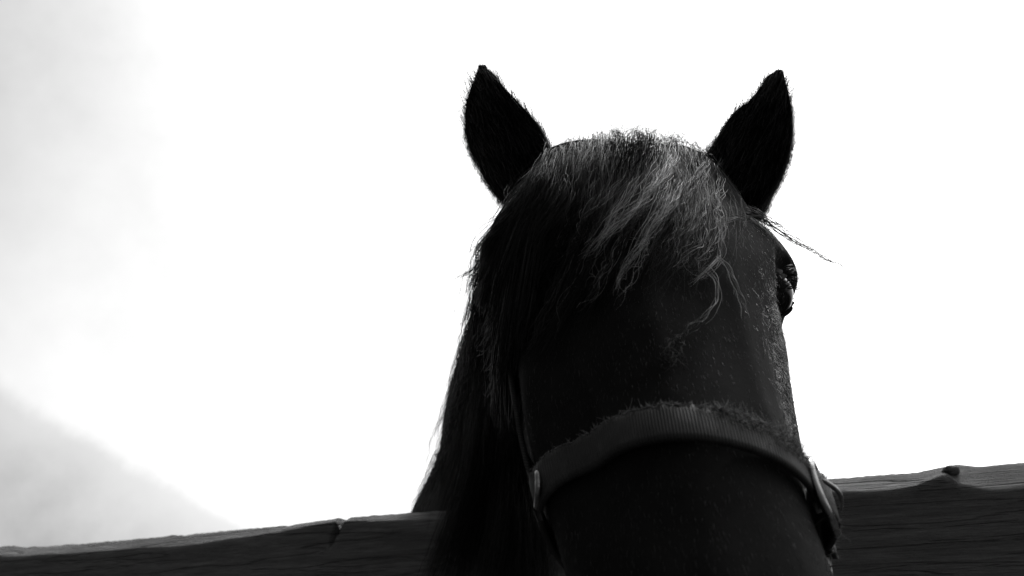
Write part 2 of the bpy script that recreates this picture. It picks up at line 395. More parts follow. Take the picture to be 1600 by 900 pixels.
# neck, trunk and legs: ellipse lofts, in metres relative to the camera foot
def loft(path, nseg, nring=72):
    # rows: x, y, z, half width, half height up, half height down, squareness
    P = np.array(path, float); n = len(P)
    d = np.r_[0, np.cumsum(np.linalg.norm(np.diff(P[:, :3], axis=0), axis=1))]
    Q = cr(d, P, np.linspace(0, d[-1], nseg))
    C = Q[:, :3]; T = np.gradient(C, axis=0); T /= np.linalg.norm(T, axis=1, keepdims=True)
    S = np.cross(T, [0, 0, 1.0]); bad = np.linalg.norm(S, axis=1) < .25
    S[bad] = [1, 0, 0]; S /= np.linalg.norm(S, axis=1, keepdims=True)
    U = np.cross(S, T)
    an = np.linspace(0, 2 * math.pi, nring, endpoint=False)
    cs, sn = np.cos(an), np.sin(an)
    rows = []
    for i in range(nseg):
        hh = np.where(sn > 0, Q[i, 4], Q[i, 5])
        rows.append(C[i] + (Q[i, 3] * cs)[:, None] * S[i] + (hh * sn)[:, None] * U[i])
    V = np.array(rows).reshape(-1, 3); F = grid_faces(nseg, nring)
    V = np.concatenate([V, C[:1], C[-1:]])
    a = len(V) - 2; b = len(V) - 1; l0 = (nseg - 1) * nring
    j = np.arange(nring); j1 = (j + 1) % nring
    F = np.concatenate([F, np.stack([j1, j, np.full(nring, a), np.full(nring, a)], 1), np.stack([l0 + j, l0 + j1, np.full(nring, b), np.full(nring, b)], 1)])
    return V, F, Q
PC = h2w(np.array([0, .055, -.12]))                       # middle of the back of the skull
px0 = PC[0]
Z = H
NECK = [
 (px0+.000, PC[1]+.00, PC[2]-.01, .060, .085, .085),
 (px0-.005, PC[1]+.07, PC[2]+.005, .082, .110, .095),
 (px0-.020, PC[1]+.18, Z+.295, .105, .125, .125),
 (px0-.025, PC[1]+.33, Z+.265, .142, .140, .165),
 (px0-.020, PC[1]+.50, Z+.215, .180, .160, .22),
 (px0-.005, PC[1]+.68, Z+.15, .262, .20, .28),
 (px0+.010, PC[1]+.90, Z+.09, .275, .26, .32),
 (px0+.015, PC[1]+1.2, Z+.06, .27, .27, .33),
 (px0+.015, PC[1]+1.6, Z+.04, .30, .27, .35),
 (px0+.015, PC[1]+1.95, Z+.06, .28, .27, .30),
 (px0+.015, PC[1]+2.2, Z+.07, .22, .23, .26),
 (px0+.015, PC[1]+2.33, Z+.05, .10, .14, .16)]
nV, nF, nQ = loft(NECK, 150)
def leg(x, y, front):
    if front: rows = [(x*.75, y+.02, .98, .085, .13, .13), (x, y, .80, .075, .10, .10), (x, y+.01, .62, .052, .065, .065), (x, y, .47, .042, .048, .048), (x, y+.01, .40, .033, .036, .036), (x, y+.01, .24, .027, .032, .032), (x, y, .17, .034, .04, .04), (x, y-.03, .10, .031, .034, .034), (x, y-.05, .05, .045, .05, .05)]
    else: rows = [(x*.7, y-.08, 1.02, .10, .18, .18), (x, y-.08, .86, .095, .17, .17), (x, y-.03, .70, .065, .09, .09), (x, y+.09, .52, .042, .055, .055), (x, y+.07, .44, .038, .046, .046), (x, y+.05, .26, .029, .035, .035), (x, y+.04, .18, .036, .042, .042), (x, y+.01, .11, .031, .034, .034), (x, y-.01, .05, .045, .05, .05)]
    rows = [(px0+.015+r[0],) + r[1:] for r in rows]
    return loft(rows, 60, 28)
LEGS = [(-.15, PC[1]+.86, True), (.15, PC[1]+.92, True), (-.16, PC[1]+2.12, False), (.16, PC[1]+2.02, False)]
parts = [(headW, headF), (nV, nF), (eLV, eLF), (eRV, eRF)]
for a in LEGS:
    V_, F_, _ = leg(*a); parts.append((V_, F_))
ROOT = np.array([px0+.015, PC[1]+1.4, 0.0])
horse = empty('horse', ROOT, 'dark horse with shaggy forelock and pricked ears looking down over the wooden fence', 'horse')
bv, bf = merge(parts)
body = mesh_obj('body', bv, bf, M_SKIN, horse, ROOT)
bm_me = body.data
import bmesh
bmx = bmesh.new(); bmx.from_mesh(bm_me); bmesh.ops.dissolve_degenerate(bmx, edges=bmx.edges[:], dist=1e-6)
caps = [v for v in bmx.verts]
bmesh.ops.recalc_face_normals(bmx, faces=bmx.faces[:]); bmx.to_mesh(bm_me); bmx.free()
bm_me.polygons.foreach_set('use_smooth', [True] * len(bm_me.polygons))
# muzzle cap as a shell of the same mesh is closed by the fan below
BV = BVHTree.FromPolygons([tuple(v) for v in np.concatenate([headW, nV])], [tuple(f) for f in np.concatenate([headF, nF + len(headW)])])
HB = BVHTree.FromPolygons([tuple(v) for v in hv], [tuple(f) for f in headF])
def surf(px, py, lift, dflt=None, bvh=None):
    d = pdir(px, py)
    hit = (bvh or BV).ray_cast(Vector(CO), Vector(d))
    if hit[0] is None:
        return None
    dist = hit[3] - lift
    return CO + d * dist

# eyes and lashes
def uv_sphere(c, r, nu=32, nv=24):
    th = np.linspace(0, math.pi, nv)[:, None]; ph = np.linspace(0, 2*math.pi, nu, endpoint=False)[None]
    V = np.stack([np.sin(th)*np.cos(ph), np.sin(th)*np.sin(ph), np.cos(th)+0*ph], -1).reshape(-1, 3) * r + c
    return V, grid_faces(nv, nu)
for sg in (1, -1):
    Mx = np.array([sg, 1, 1])
    V, F = uv_sphere(np.zeros(3), ER)
    V = (V + EC) * Mx
    mesh_obj('eye', h2w(V), F, M_EYE, horse, ROOT)
    ls = []
    for k in range(60):
        al = rng.uniform(-.95, .35); up = k < 54
        a = al * .0165; b0 = (.0108 if up else -.012) * math.sqrt(max(0, 1 - al * al * .9))
        base = EC + EA * a + EB * b0 + EN * math.sqrt(max(1e-6, (ER + .0016) ** 2 - a * a - b0 * b0))
        ln = rng.uniform(.007, .014) if up else rng.uniform(.003, .006)
        d1 = EN * 1.0 + EB * (.15 if up else -.6) + EA * (al * .4 + rng.normal(0, .15)); d2 = EN * .55 - EB * .9 + EA * (al * .3 + rng.normal(0, .15)) if up else d1
        pts = [base, base + d1 * ln * .4, base + d1 * ln * .6 + d2 * ln * .45]
        ls.append(resample(np.array(pts) * Mx, 5))
    P = np.array(ls); rad = np.tile(np.linspace(.00024, .00008, 5), (len(P), 1))
    V, F = tubes(h2w(P), rad)
    mesh_obj('eyelashes', V, F, M_FUR, horse, ROOT, colv=np.full(len(V), .1), kind='stuff')

# ------------------------------------------------------------------ coat: short hairs on head, neck and ears
def fur_on(V, F, n, length, flow, lift, jitter, rad, maskf=None):
    A = V[F[:, 0]]; B = V[F[:, 1]]; C = V[F[:, 2]]; D = V[F[:, 3]]
    nr = np.cross(C - A, D - B); ar = np.linalg.norm(nr, axis=1); nr /= ar[:, None] + 1e-12
    p = ar.copy()
    if maskf is not None: p = p * maskf((A + C) / 2)
    idx = rng.choice(len(F), n, p=p / p.sum())
    u = rng.random((n, 1)); v = rng.random((n, 1))
    P = (A[idx] * (1-u) + B[idx] * u) * (1-v) + (D[idx] * (1-u) + C[idx] * u) * v
    nn = nr[idx]
    fl = flow(P); fl = fl - (fl * nn).sum(1, keepdims=True) * nn; fl /= np.linalg.norm(fl, axis=1, keepdims=True) + 1e-9
    ln = length * rng.uniform(.5, 1.25, (n, 1))
    dr = fl + rng.normal(0, jitter, (n, 3))
    K = 3; t = np.linspace(0, 1, K)[None, :, None]
    dr2 = dr[:, None]; nn2 = nn[:, None]; l2 = ln[:, None]
    Q = P[:, None] - nn2 * .0004 + l2 * (dr2 * t + nn2 * lift * (t - .35 * t * t))
    return Q, np.tile(np.linspace(1, .15, K), (n, 1)) * rad
fix = 1 if (np.cross(headW[headF[5000,2]]-headW[headF[5000,0]], headW[headF[5000,3]]-headW[headF[5000,1]]) @ (headW[headF[5000,0]] - h2w(np.array([0,.2,-.1])))) > 0 else -1
hF = headF if fix > 0 else headF[:, ::-1]
axis_w = h2w(np.array([0, 1.0, 0])) - h2w(np.array([0, 0.0, 0]))
def not_eye(c):
    q = w2h(c); q[..., 0] = np.abs(q[..., 0]); d = q - EC
    e = np.hypot((d @ EA) / .020, (d @ EB) / .0145)
    return ((e > 1) | (d @ EN < 0)).astype(float) * (q[..., 1] < .60) * (q[..., 2] > -.15) * (.15 + (q[..., 1] > .10))
fur = []
Q, r_ = fur_on(headW, hF, 74000, .0046, lambda P: np.tile(axis_w, (len(P), 1)), .12, .09, .00013, not_eye); fur.append((Q, r_))
# neck hair
nmid = nV.mean(0); k5 = 3000
nrm = np.cross(nV[nF[k5,2]]-nV[nF[k5,0]], nV[nF[k5,3]]-nV[nF[k5,1]]); cen = nQ[min(149, k5 // 72), :3]
nF2 = nF if nrm @ (nV[nF[k5,0]] - cen) > 0 else nF[:, ::-1]
Q, r_ = fur_on(nV, nF2[:149*72], 9000, .011, lambda P: np.tile([0, .6, -.8], (len(P), 1)), .35, .25, .00017, lambda c: (c[:, 1] < PC[1] + .85).astype(float)); fur.append((Q, r_))
# ear hair: back of the shell and a denser fringe on the rims
for O, sgn in ((eLO, -1), (eRO, 1)):
    nk, nj = O.shape[:2]; V = O.reshape(-1, 3); F = grid_faces(nk, nj, False)
    c0 = O.mean((0, 1)); nr = np.cross(V[F[:,2]]-V[F[:,0]], V[F[:,3]]-V[F[:,1]])
    mids = O.mean(1); ki = F[:, 0] // nj
    s_ = ((nr * (V[F[:,0]] - mids[ki])).sum(1)).sum()
    if s_ < 0: F = F[:, ::-1]
    tipv = mids[-1] - mids[5]; tipv /= np.linalg.norm(tipv)
    def outw(c, O=O): 
        return np.where(w2px(c)[:, 1] < 345, 1.0, .0)
    Q, r_ = fur_on(V, F, 4000, .0062, lambda P: np.tile(tipv, (len(P), 1)), .55, .28, .00013, outw); fur.append((Q, r_))
    # longer side fringe low on the outer edge
    def outer(c, sgn=sgn, O=O):
        p = w2px(c); m = w2px(O.mean(1)).mean(0)
        return ((np.sign(p[:, 0] - m[0]) == sgn) & (p[:, 1] > 150) & (p[:, 1] < 345)).astype(float)
    Q, r_ = fur_on(V, F, 1500, .0085, lambda P: np.tile(-tipv * .8 + (EX @ CMn[:3, :3].T * 0 + (CMn[:3, 0] * sgn)) , (len(P), 1)), .8, .25, .00012, outer); fur.append((Q, r_))
    # rim fringe standing off both edges
    nf_ = 4200; kk = rng.uniform(4, nk - 1.6, nf_); k0 = kk.astype(int); fr_ = (kk - k0)[:, None]
    edge = rng.random(nf_) < .6
    th_i = np.where(edge, rng.integers(6, 15, nf_), rng.integers(nj - 15, nj - 6, nf_))
    base = O[k0, th_i] * (1 - fr_) + O[k0 + 1, th_i] * fr_; md = mids[k0] * (1 - fr_) + mids[k0 + 1] * fr_
    od = base - md; od /= np.linalg.norm(od, axis=1, keepdims=True)
    lo_ = np.clip((1 - kk / nk) * 1.5, .25, 1) * np.where(edge, 1.0, .55)
    cl_ = .5 + .5 * np.sin(kk * 9.0 + 3 * np.sin(kk * 2.3))
    ln = (.0018 + .0068 * lo_ * rng.random(nf_) * (.45 + .55 * cl_))[:, None, None]
    dr = od + tipv * (.25 + .35 * np.sin(kk * 5.1))[:, None] * .8 + rng.normal(0, .16, (nf_, 3))
    t = np.linspace(0, 1, 4)[None, :, None]
    t = np.linspace(0, 1, 3)[None, :, None]; Q = base[:, None] - od[:, None] * .001 + ln * (dr[:, None] * t - tipv * .25 * t * t)
    fur.append((Q, np.tile(np.linspace(1, .3, 3), (nf_, 1)) * .00021))
    # long soft hair inside the cup
    ins = O[5:36, 5:-5].reshape(-1, 3)
    pk = ins[rng.choice(len(ins), 1500)] + rng.normal(0, .0015, (1500, 3))
    tow = CO - pk; tow /= np.linalg.norm(tow, axis=1, keepdims=True)
    t = np.linspace(0, 1, 5)[None, :, None]
    Q = pk[:, None] + (tow[:, None] * .012 * t + tipv * .016 * t * t + rng.normal(0, .3, (1500, 1, 3)) * .012 * t)
    Ve, Fe = tubes(Q, np.tile(np.linspace(1, .2, 5), (1500, 1)) * .00022)
    mesh_obj('ear_hair', Ve, Fe, M_MANE, horse, ROOT, colv=np.repeat(rng.uniform(.1, .75, 1500), 15), kind='stuff')
Q = np.concatenate([a for a, _ in fur]); r_ = np.concatenate([b for _, b in fur])
V, F = tubes(Q, r_)
tone = np.repeat(np.clip(rng.gamma(12, .028, len(Q)), 0, 1), 9)
mesh_obj('coat_hair', V, F, M_FUR, horse, ROOT, colv=tone, kind='stuff')

# extra-glossy hair that puts a painted sun sheen on the cheek below the right-hand eye
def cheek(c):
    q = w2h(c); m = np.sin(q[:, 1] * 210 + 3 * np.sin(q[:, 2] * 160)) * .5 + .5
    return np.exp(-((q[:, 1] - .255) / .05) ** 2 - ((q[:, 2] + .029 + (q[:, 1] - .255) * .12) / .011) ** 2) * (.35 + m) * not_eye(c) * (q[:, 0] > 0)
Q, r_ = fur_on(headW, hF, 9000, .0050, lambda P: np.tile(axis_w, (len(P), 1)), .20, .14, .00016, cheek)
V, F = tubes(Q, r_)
mesh_obj('cheek_hair', V, F, M_SHEEN, horse, ROOT, colv=np.repeat(rng.uniform(.1, .8, len(Q)), 9), kind='stuff')

# ------------------------------------------------------------------ long hair
def over(pts, lift, far=1.05):
    """points of a hair path; where it would sink into the neck or head it is lifted just above it"""
    out = []
    for x_, y_, d_ in pts:
        q_ = surf(x_, y_, lift)
        if q_ is not None:
            dq = w2px(q_)[2]
            if dq < far: d_ = min(d_, dq)
        out.append(at(x_, y_, d_))
    return np.array(out)
def strands(guide, n, width, K=16, wave=.0015, wfreq=3.0, rad=.00022, flare=.4, ends=.25, wid_end=None):
    """n hairs around one guide polyline (world points); hairs fray towards the tip"""
    G = resample(guide, K); t = np.linspace(0, 1, K)
    off = rng.normal(0, 1, (n, 3)); off -= off.mean(0)
    wprof = width * (1 + (flare - 1) * t) if wid_end is None else width + (wid_end - width) * t
    tip = 1 - rng.uniform(0, ends, n)
    P = np.zeros((n, K, 3))
    d = np.linspace(0, 1, K)
    for i in range(n):
        tt = d * tip[i]
        base = np.stack([np.interp(tt, t, G[:, a]) for a in range(3)], 1)
        wp = np.interp(tt, t, wprof)[:, None]
        f = wfreq * rng.uniform(.7, 1.3); ph = rng.uniform(0, 6.28, 3)
        wv = np.stack([np.sin(6.28 * f * tt + ph[a]) for a in range(3)], 1) * wave * (.3 + tt[:, None])
        P[i] = base + off[i] * wp + wv
    rr = rad * rng.uniform(.6, 1.25, (n, 1)) * (1 - .75 * d ** 2)[None]
    return P, rr
class Hair:
    def __init__(s): s.P, s.r, s.c = [], [], []
    def add(s, P, r, lo, hi):
        s.P.append(P); s.r.append(r); s.c.append(np.repeat(rng.uniform(lo, hi, len(P)), P.shape[1] * 3))
    def build(s, name, m, **k):
        Vs, Fs, o = [], [], 0
        for P, r in zip(s.P, s.r):
            V, F = tubes(P, r); Vs.append(V); Fs.append(F + o); o += len(V)
        return mesh_obj(name, np.concatenate(Vs), np.concatenate(Fs), m, horse, ROOT, colv=np.concatenate(s.c), **k)
def on_face(pts, lift, dd=.64):
    """pixel polyline -> points lying just above the head; off the head keep the last depth"""
    out = []; last = None; hits = []
    for p in pts:
        lf = p[2] if len(p) > 2 else lift
        q = surf(p[0], p[1], lf); hits.append(None if q is None else np.linalg.norm(q - CO))
    known = [i for i, h in enumerate(hits) if h is not None and h < .80]
    for i, p in enumerate(pts):
        if hits[i] is not None and hits[i] < .80: h = hits[i]
        elif known:
            j = min(known, key=lambda k: abs(k - i)); h = hits[j] + .004 * abs(k_(i, j))
        else: h = dd
        out.append(CO + pdir(p[0], p[1]) * h)
    return np.array(out)
def k_(i, j): return i - j
fl = Hair()
# main mass of the forelock: combed from the poll to the lower left
ends = [(0, (760, 450)), (.15, (785, 500)), (.3, (815, 560)), (.45, (850, 560)), (.6, (905, 500)), (.75, (965, 470)), (.88, (1030, 460)), (1, (1090, 430))]
eu = [e[0] for e in ends]; ep = np.array([e[1] for e in ends], float)
for k in range(330):
    u = rng.random() ** 1.35; lay = rng.random()
    rx = 864 + 238 * u; ry = 224 + 26 * (abs(2 * u - 1)) ** 2.2 + rng.uniform(-6, 26)
    e = np.array([np.interp(u, eu, ep[:, 0]), np.interp(u, eu, ep[:, 1])]) + rng.normal(0, 24, 2)
    sc = rng.uniform(.35, 1.12); rt = np.array([rx, ry])
    bow = np.array([rng.normal(14, 12), 0])
    pts = [(rt[0], rt[1], .012 + .010 * lay)]
    for t in (.25, .5, .75, 1.0):
        q = rt + (e - rt) * t * sc + bow * math.sin(math.pi * t) * 1.2
        pts.append((q[0], q[1], (.004 + .010 * lay) + .008 * max(0, 1 - t * sc * 2.2)))
    g = on_face(pts, .004 + .010 * lay)
    back = g[0] + (g[0] - CO) * .05 + np.array([0, 0, -.012])
    g = np.concatenate([[back], g])
    P, r = strands(g, 13 if u < .6 else 7, .0034 + .002 * rng.random(), wave=.0010 + .0012 * rng.random(), wfreq=rng.uniform(1.5, 5), rad=.0002, ends=.3, flare=rng.choice([.25, .4, 1.0]))
    tn = rng.random() ** 4 * .12; fl.add(P, r, 0.0, (.03 if u < .4 else .02 + tn))
# twisted locks traced one by one, sun highlights painted in as lighter tone
def lock(pts, n, width, lift, lo, hi, wave=.0010, wf=3.5, rad=.0002, flare=.5, ends=.3):
    if lift > .0125: pts = [(p[0], p[1], lift * 1.45 + .016 * max(0, 1 - i / 3)) for i, p in enumerate(pts)]
    g = on_face(pts, lift); P, r = strands(g, n, width, K=22, wave=wave, wfreq=wf, rad=rad, flare=flare, ends=ends)
    fl.add(P, r, lo, hi)
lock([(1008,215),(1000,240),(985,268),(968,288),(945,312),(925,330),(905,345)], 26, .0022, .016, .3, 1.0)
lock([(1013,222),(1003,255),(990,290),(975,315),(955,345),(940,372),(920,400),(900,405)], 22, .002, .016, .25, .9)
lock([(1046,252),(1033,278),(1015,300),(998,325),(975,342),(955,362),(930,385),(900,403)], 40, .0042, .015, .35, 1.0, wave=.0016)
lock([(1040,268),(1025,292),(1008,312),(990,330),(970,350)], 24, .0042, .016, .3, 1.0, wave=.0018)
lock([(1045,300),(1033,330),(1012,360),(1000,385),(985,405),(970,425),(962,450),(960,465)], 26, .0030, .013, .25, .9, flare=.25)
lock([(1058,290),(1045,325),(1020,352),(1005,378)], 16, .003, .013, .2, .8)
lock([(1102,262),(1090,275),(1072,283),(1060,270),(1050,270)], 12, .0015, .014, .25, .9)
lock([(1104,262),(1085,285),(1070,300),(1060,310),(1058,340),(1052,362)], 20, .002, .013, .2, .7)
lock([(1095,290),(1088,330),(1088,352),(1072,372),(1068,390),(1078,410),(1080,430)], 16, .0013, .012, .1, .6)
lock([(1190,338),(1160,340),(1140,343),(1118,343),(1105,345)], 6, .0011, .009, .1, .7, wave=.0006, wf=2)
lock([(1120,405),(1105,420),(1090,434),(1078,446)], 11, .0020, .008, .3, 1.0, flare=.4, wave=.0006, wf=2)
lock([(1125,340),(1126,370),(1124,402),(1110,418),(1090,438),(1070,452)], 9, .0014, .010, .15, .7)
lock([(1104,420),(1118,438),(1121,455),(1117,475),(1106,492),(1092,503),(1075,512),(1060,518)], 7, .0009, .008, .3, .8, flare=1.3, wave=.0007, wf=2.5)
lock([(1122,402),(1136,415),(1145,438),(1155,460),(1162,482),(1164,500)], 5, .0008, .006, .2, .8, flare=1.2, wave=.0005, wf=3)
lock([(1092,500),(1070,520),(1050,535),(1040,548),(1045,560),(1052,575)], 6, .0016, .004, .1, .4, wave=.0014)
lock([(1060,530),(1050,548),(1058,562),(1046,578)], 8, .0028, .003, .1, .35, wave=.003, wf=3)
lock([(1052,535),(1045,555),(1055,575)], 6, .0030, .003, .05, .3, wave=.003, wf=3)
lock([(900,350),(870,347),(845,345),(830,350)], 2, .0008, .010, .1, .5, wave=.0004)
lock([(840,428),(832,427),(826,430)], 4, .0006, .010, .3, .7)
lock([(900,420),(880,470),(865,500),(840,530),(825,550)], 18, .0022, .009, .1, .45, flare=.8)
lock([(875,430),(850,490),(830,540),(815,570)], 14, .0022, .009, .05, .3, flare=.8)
for k in range(18):                                       # loose locks from the poll, toned lighter as if sunlit, combed by the wind to the lower left
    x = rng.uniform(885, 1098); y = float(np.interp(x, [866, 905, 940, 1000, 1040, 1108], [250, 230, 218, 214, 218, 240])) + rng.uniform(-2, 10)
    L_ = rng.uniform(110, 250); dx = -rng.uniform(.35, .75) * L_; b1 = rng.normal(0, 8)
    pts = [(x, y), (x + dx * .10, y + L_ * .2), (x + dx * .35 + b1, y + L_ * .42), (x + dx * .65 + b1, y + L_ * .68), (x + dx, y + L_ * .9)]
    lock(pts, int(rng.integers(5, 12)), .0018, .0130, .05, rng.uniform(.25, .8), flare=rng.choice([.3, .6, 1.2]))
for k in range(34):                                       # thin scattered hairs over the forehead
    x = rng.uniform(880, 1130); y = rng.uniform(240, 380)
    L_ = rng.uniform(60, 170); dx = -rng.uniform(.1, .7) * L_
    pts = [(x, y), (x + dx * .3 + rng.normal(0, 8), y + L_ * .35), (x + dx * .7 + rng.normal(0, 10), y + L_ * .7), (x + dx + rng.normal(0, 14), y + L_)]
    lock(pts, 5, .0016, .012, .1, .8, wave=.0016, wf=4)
# curly tuft of short hair on the poll
for k in range(110):
    x = rng.uniform(866, 1108); u = (x - 987) / 121
    yb = float(np.interp(x, [866, 880, 905, 940, 1000, 1040, 1080, 1108], [252, 238, 227, 217, 213, 217, 224, 240])) + 2.5 * math.sin(x * .11)
    if k > 22:
        c_ = [(884, 5, 16), (913, 8, 13), (950, 9, 15), (968, 6, 12), (998, 6, 19), (1012, 5, 12), (1046, 9, 9), (1085, 10, 7)][k % 8]
        x = rng.normal(c_[0], c_[1]); h = c_[2] * rng.uniform(.5, 1.3)
        yb = float(np.interp(x, [866, 880, 905, 940, 1000, 1040, 1080, 1108], [248, 234, 223, 212, 207, 212, 220, 236]))
    else: h = rng.uniform(1, 6)
    q = surf(x, yb + 16, .002); d = (w2px(q)[2] if q is not None and w2px(q)[2] < .72 else .645) + rng.uniform(.002, .016)
    lean = rng.normal(-3, 13)
    g = np.array([at(x + 4, yb + 14, d + .004), at(x + lean * .2, yb + 5, d), at(x + lean * .7, yb - h * .6, d), at(x + lean * 1.5, yb - h, d)])
    P, r = strands(g, 8, .0026, K=12, wave=.0026, wfreq=rng.uniform(1, 3), rad=.00014, flare=1.5, ends=.45)
    fl.add(P, r, .0, .25)
# right-hand wisps that leave the brow
def wisp(H_, pts, n, width, wave=.0012, wf=5, rad=.00026, flare=.5, lo=.1, hi=.6, ends=.3):
    g = np.array([at(*p) for p in pts]); P, r = strands(g, n, width, K=22, wave=wave, wfreq=wf, rad=rad, flare=flare, ends=ends); H_.add(P, r, lo, hi)
wisp(fl, [(1165,330,.56),(1190,340,.56),(1213,357,.56),(1238,374,.56),(1262,386,.56),(1290,403,.56),(1345,428,.56)], 14, .0016, flare=.3, wave=.0008, ends=.25, rad=.00027)
wisp(fl, [(1175,328,.56),(1200,345,.56),(1222,355,.56),(1240,368,.56),(1262,380,.56)], 10, .0022, flare=.7, ends=.5)
wisp(fl, [(1180,335,.56),(1205,362,.56),(1225,378,.56),(1245,385,.56)], 8, .0022, flare=.8, ends=.5)
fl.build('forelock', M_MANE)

mn = Hair()
# hair that sweeps from the poll over the left brow and hides it
for k in range(230):
    j = rng.random() * 1.15 if k < 190 else rng.uniform(-.32, .1); y0 = 248 + 45 * rng.random(); lay = rng.uniform(0, .02)
    x1 = 796 + 55 * j; pts = [(880 - 20 * rng.random() + 10*j, y0, .62 - lay), (x1 + 22, y0 + 55, .60 - lay), (x1 - 14, 375, .595 - lay), (x1 - 32 + 8*j, 430, .60 - lay), (x1 - 44 + 14*j, 490, .615 - lay), (x1 - 52 + 20*j, 550, .635), (x1 - 58 + 24*j, 610, .66), (x1 - 66 + 26*j, 680, .69), (x1 - 74 + 28*j, 750, .72)]
    pts = pts[:rng.integers(4, 10)]
    pts = [(min(x_, 800 - (y_ - 520) * .05 + 6 * j) if y_ > 520 else x_, y_, d_) for x_, y_, d_ in pts]
    P, r = strands(over(pts, .006 + .6 * lay), 14, .0035, K=18, wave=.0015, wfreq=rng.uniform(1, 5), rad=.0002, flare=1.0, ends=.45)
    mn.add(P, r, 0, .3)
# outer edge of the mane, left of the neck
for k in range(110):
    j = rng.uniform(0, 1)
    ins = 60 * rng.random() ** 1.3 + 3
    dd = rng.uniform(0, .04)
    pts = [(845 + 25*j, 275, .68 + dd), (802 + ins*.5, 345, .69 + dd), (775 + ins*.8, 415, .71 + dd), (748 + ins, 490, .74 + dd), (728 + ins, 570, .78 + dd), (709 + ins, 650, .82 + dd), (690 + ins, 720, .86 + dd), (668 + ins, 790, .89 + dd), (655 + ins, 850, .90 + dd)]
    n_ = rng.integers(5, 10); pts = pts[:n_]
    P, r = strands(over(pts, .010), 16, .0030, K=20, wave=.0018, wfreq=rng.uniform(2, 6), rad=.0002, flare=1.0, ends=.4)
    mn.add(P, r, 0, .35)
# strays that stand clear of it
def stray(pts, n, w_, **k): wisp(mn, pts, n, w_, **k)
stray([(825,320,.60),(795,350,.60),(772,368,.61),(748,386,.62),(728,398,.63)], 26, .0035, flare=.3, ends=.25, rad=.0003, wave=.0009)
stray([(820,345,.60),(785,375,.60),(760,402,.61),(735,425,.62),(704,441,.63)], 26, .0030, flare=.25, ends=.25, rad=.0003, wave=.0009)
stray([(805,370,.60),(775,402,.60),(750,427,.61),(735,445,.62),(726,461,.63)], 26, .0030, flare=.25, ends=.25, rad=.0003, wave=.0009)
stray([(800,330,.68),(785,345,.68),(775,356,.68),(765,362,.68)], 20, .0045, flare=.8, ends=.5)
stray([(800,390,.70),(765,430,.70),(745,465,.70),(738,480,.70)], 20, .004, flare=.6, ends=.5)
stray([(765,440,.72),(740,475,.73),(726,505,.74),(720,520,.75)], 18, .003, flare=.7, ends=.4)
stray([(760,470,.73),(735,500,.74),(722,535,.76),(712,570,.78),(700,600,.79),(693,622,.8)], 18, .0028, flare=.6, ends=.4)
stray([(745,510,.76),(722,560,.78),(706,600,.80),(692,640,.82),(684,668,.83),(682,690,.84)], 12, .0026, flare=.7, ends=.3)
stray([(730,570,.79),(712,620,.81),(690,652,.83),(672,690,.85),(667,720,.86),(663,745,.87)], 10, .002, flare=.8, ends=.3)
stray([(715,640,.82),(700,690,.84),(684,725,.86),(668,752,.88),(650,780,.89),(638,800,.9)], 12, .002, flare=.6, ends=.3)
stray([(722,600,.80),(708,650,.82),(700,690,.84),(690,720,.86),(676,748,.87)], 14, .003, flare=.7, ends=.3)
for k in range(26):                                       # fly-away hairs standing off the left outline
    y0 = rng.uniform(335, 600); x0 = float(np.interp(y0, [335, 380, 440, 500, 560, 620], [800, 782, 762, 746, 728, 712])); d0 = float(np.interp(y0, [335, 440, 620], [.61, .66, .80]))
    L_ = rng.uniform(45, 105); sp = rng.uniform(.35, .95) if y0 < 450 else rng.uniform(.1, .4)
    pts = [(x0 + 26, y0 - 22, d0), (x0 + 4, y0, d0), (x0 - L_ * sp * .5, y0 + L_ * .45, d0 + .01), (x0 - L_ * sp * .85, y0 + L_ * .95, d0 + .02)]
    stray(pts, int(rng.integers(3, 8)), .0022, flare=rng.choice([.3, .8]), ends=.4, wave=.0012, wf=3, rad=.00025)
for k in range(16):                                       # hairs lying along the edge of the neck down to the rail
    o_ = rng.uniform(-6, 14); a_ = rng.integers(0, 3)
    pts = [(712 + o_, 620, .93), (700 + o_, 670, .97), (687 + o_, 705, 1.0), (671 + o_, 745, 1.04), (652 + o_, 785, 1.08), (640 + o_, 815, 1.10)][a_:]
    stray(pts, 8, .003, flare=.9, ends=.4, wave=.0015)
for k in range(14):
    y0 = rng.uniform(420, 640); x0 = 765 - (y0 - 420) * .24; d0 = .72 + (y0 - 420) / 220 * .10
    pts = [(x0 + 15, y0, d0), (x0 - 6, y0 + 25, d0), (x0 - 14 - rng.uniform(0, 10), y0 + 60, d0 + .015), (x0 - 22 - rng.uniform(0, 8), y0 + 95, d0 + .03)]
    stray(pts, 4, .0022, flare=1.2, ends=.5, wave=.002)
